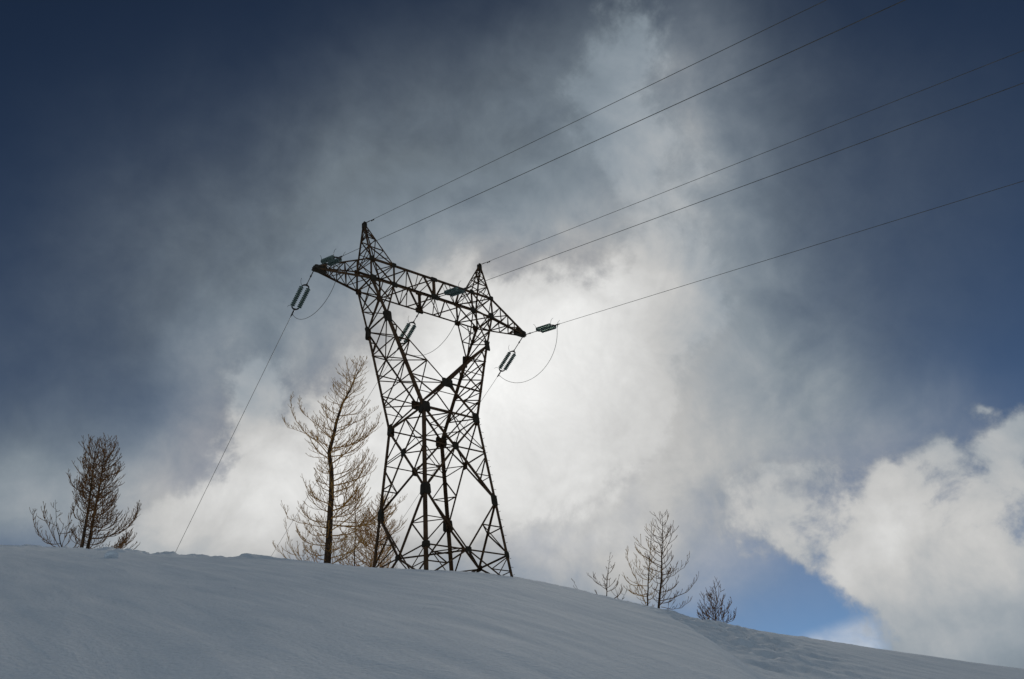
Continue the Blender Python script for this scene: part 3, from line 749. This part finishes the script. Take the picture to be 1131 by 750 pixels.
dense = blobs(w1, [
    (565, 435, 175, 135, 0, 1.5), (690, 390, 90, 90, 0, .5), (1110, 690, 110, 75, 0, .7), (1000, 610, 60, 30, 0, .25), (845, 450, 90, 70, 0, -.6), (735, 540, 80, 50, 0, -.5), (700, 620, 90, 40, 0, -.3), (480, 510, 150, 120, 0, .7), (560, 315, 75, 48, 0, .55), (770, 320, 48, 34, -20, .45),
    (330, 530, 190, 75, 26, 1.05), (225, 600, 100, 45, 10, .85), (242, 425, 32, 56, -8, .75),
    (695, 30, 48, 100, -4, .55), (735, 200, 92, 85, -20, .62), (700, 120, 58, 80, 0, .42), (745, 290, 80, 50, -30, .36),
    ])
dense_r = blobs(w1, [
    (1105, 665, 120, 110, 0, 1.0), (800, 555, 45, 24, 15, .40), (1100, 530, 70, 40, 0, .45), (1005, 525, 60, 32, 10, .42), (900, 550, 40, 24, 0, .3), (1112, 478, 38, 50, -20, .68), (905, 605, 90, 40, -6, .62), (835, 548, 55, 24, 12, .55), (815, 598, 60, 26, -8, .55), (870, 632, 55, 26, -10, .45), (955, 645, 70, 36, -8, .55), (985, 575, 66, 40, 0, .50), (1035, 550, 40, 36, 0, .28), (1075, 446, 16, 8, 10, .40)])
dense = MA('ADD', dense, MA('MINIMUM', dense_r, .72))      # broken cumulus bank on the right
veil = blobs(w2, [
    (500, 190, 240, 130, 25, .52), (215, 360, 290, 170, 35, .46), (350, 380, 160, 120, 0, .35), (830, 410, 150, 130, 0, .68), (690, 530, 190, 120, 0, .85), (620, 630, 160, 60, 0, .85), (330, 620, 170, 50, 0, .7), (800, 300, 120, 120, -30, .35), (520, 600, 150, 100, 0, 1.0), (560, 230, 160, 90, 0, .40),
    (720, 150, 130, 190, -8, .55), (40, 565, 200, 75, 0, .9), (960, 470, 130, 70, -20, .42), (420, 300, 160, 110, 0, .25), (560, 80, 200, 90, 20, .10), (1020, 250, 140, 170, 0, .10), (910, 160, 180, 150, 0, .16)])
back = smooth(VM('DOT_PRODUCT', gen, tuple(-fwd)), -.45, .25)     # unseen sky behind the viewer: grey cloud added to light the snow slope
f1 = noise(gen, 7.0, 12, .62, (3.1, 0.4, 2.2), .35)
f2 = noise(gen, 4.2, 10, .60, (0.1, 9.4, 5.2), .5)
f3 = noise(gen, 22.0, 9, .66, (4.1, 2.4, 1.2), .25)
f4 = noise(gen, 12.0, 10, .58, (6.1, 1.4, 7.2), .3)
tosun = VM('SCALE', VM('SUBTRACT', tuple(float(x) for x in sd), gen), None, .07)
f4s = noise(VM('ADD', gen, tosun), 12.0, 10, .58, (6.1, 1.4, 7.2), .3)
ft = MA('ADD', MA('MULTIPLY_ADD', f4, .32, MA('MULTIPLY', f1, .42)), MA('MULTIPLY', f3, .26))
a_dense = smooth(MA('ADD', dense, MA('MULTIPLY', MA('MULTIPLY', MA('SUBTRACT', ft, .5), 3.3), smooth(dense, .02, .30))), .18, .72)
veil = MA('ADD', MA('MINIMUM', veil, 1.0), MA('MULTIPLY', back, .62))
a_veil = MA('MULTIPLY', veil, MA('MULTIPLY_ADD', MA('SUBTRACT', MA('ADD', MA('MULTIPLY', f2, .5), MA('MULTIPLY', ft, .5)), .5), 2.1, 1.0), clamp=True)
# a sharp-edged bank of bright cloud low on the right, its lower left edge straight and rising to the right
wu, wv = N('ShaderNodeSeparateXYZ'), None
L(VM('ADD', uv, VM('SCALE', VM('SUBTRACT', noise(gen, 14, 6, .6, (2, 5, 1), col_=True), (.5, .5, .5)), None, .012)), wu.inputs[0])
ang = math.atan2(700.5-667, 992-880); ex_, ey_ = (880-565.5)/FPX, -(700.5-375)/FPX
du_, dv_ = MA('SUBTRACT', wu.outputs[0], ex_), MA('SUBTRACT', wu.outputs[1], ey_)
below = MA('SUBTRACT', MA('MULTIPLY', du_, math.sin(ang)), MA('MULTIPLY', dv_, math.cos(ang)))
wedge = MA('MULTIPLY', smooth(below, -.006, .026), MA('MULTIPLY', smooth(du_, -.02, .02), smooth(MA('MULTIPLY', du_, -1.0), -.145, -.05)))
wedge = MA('MULTIPLY', wedge, MA('MULTIPLY_ADD', MA('SUBTRACT', noise(uv, 26, 5, .55, (1, 2, 3), .8), .5), 1.6, .85), clamp=True)
# how bright each part of the cloud is: strongest where the sun stands behind it
lum = blobs(w2, [(585, 430, 190, 150, 0, .54), (430, 520, 200, 120, 20, .26), (270, 570, 150, 95, 20, .30), (1010, 610, 200, 130, 0, .40), (1110, 460, 60, 60, 0, .12), (725, 170, 95, 220, -6, .20), (640, 330, 140, 60, 0, .16), (650, 610, 160, 90, 0, .24), (480, 610, 150, 60, 0, .16), (800, 460, 150, 130, 0, .10), (50, 580, 190, 70, 0, .12), (242, 425, 50, 70, 0, .10)])
lum = MA('ADD', MA('MULTIPLY_ADD', back, .385, lum), .19)  # added cloud behind the viewer is raised to brighten the snow
lum = MA('MULTIPLY', lum, MA('MULTIPLY_ADD', MA('SUBTRACT', ft, .5), .45, 1.0))
lum = MA('MULTIPLY', lum, MA('MULTIPLY_ADD', MA('SUBTRACT', f4, f4s), .55, 1.0))      # puffs are brighter on the side towards the sun
shade = MA('MULTIPLY', lum, MA('MULTIPLY_ADD', a_dense, .25, .75))
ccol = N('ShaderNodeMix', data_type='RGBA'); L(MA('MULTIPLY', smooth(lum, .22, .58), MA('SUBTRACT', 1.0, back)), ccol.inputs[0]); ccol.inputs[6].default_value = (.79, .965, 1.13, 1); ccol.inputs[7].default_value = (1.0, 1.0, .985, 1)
def scale_col(c, s):
    n = N('ShaderNodeVectorMath', operation='SCALE'); L(c, n.inputs[0]); setin(n, 'Scale', s); return n.outputs[0]
cloud_d = scale_col(ccol.outputs[2], shade)
cloud_v = scale_col(ccol.outputs[2], MA('MULTIPLY', lum, .92))
sky = N('ShaderNodeTexSky', sky_type='NISHITA'); sky.sun_disc = False
sky.sun_elevation = sun_el; sky.sun_rotation = sun_az; sky.altitude = 2300; sky.air_density = 0.9; sky.dust_density = 0.25; sky.ozone_density = 2.2
SKY_S = 0.10
hs = N('ShaderNodeHueSaturation'); L(sky.outputs[0], hs.inputs['Color']); hs.inputs['Saturation'].default_value = .75; hs.inputs['Hue'].default_value = .488; hs.inputs['Value'].default_value = .042
gm = N('ShaderNodeGamma'); L(hs.outputs[0], gm.inputs[0]); gm.inputs[1].default_value = 1.95        # deep, high-altitude sky
clear = scale_col(gm.outputs[0], 3.4/SKY_S)
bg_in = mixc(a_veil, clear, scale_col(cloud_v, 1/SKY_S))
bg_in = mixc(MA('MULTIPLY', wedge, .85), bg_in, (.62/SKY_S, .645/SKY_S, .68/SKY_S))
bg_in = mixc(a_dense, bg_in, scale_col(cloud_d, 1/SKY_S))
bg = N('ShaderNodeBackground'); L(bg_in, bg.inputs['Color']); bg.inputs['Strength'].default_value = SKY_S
out = N('ShaderNodeOutputWorld'); L(bg.outputs[0], out.inputs['Surface'])

sl = bpy.data.lights.new('sun', 'SUN'); sl.energy = 1.25; sl.angle = rad(14); sl.color = (1.0, .94, .84)
so = bpy.data.objects.new('sun', sl); col.objects.link(so)
so.rotation_euler = Vector([float(-x) for x in sd]).to_track_quat('-Z', 'Y').to_euler(); so.location = (0, 0, 60)

# ------------------------------------------------------------------ render settings
sc.render.engine = 'CYCLES'
sc.cycles.max_bounces = 6
sc.render.resolution_x, sc.render.resolution_y = 1024, 679
vs = sc.view_settings
sc.display_settings.display_device = 'sRGB'
vs.view_transform = 'Standard'; vs.look = 'None'; vs.exposure = 0.0; vs.gamma = 1.0; vs.use_curve_mapping = False
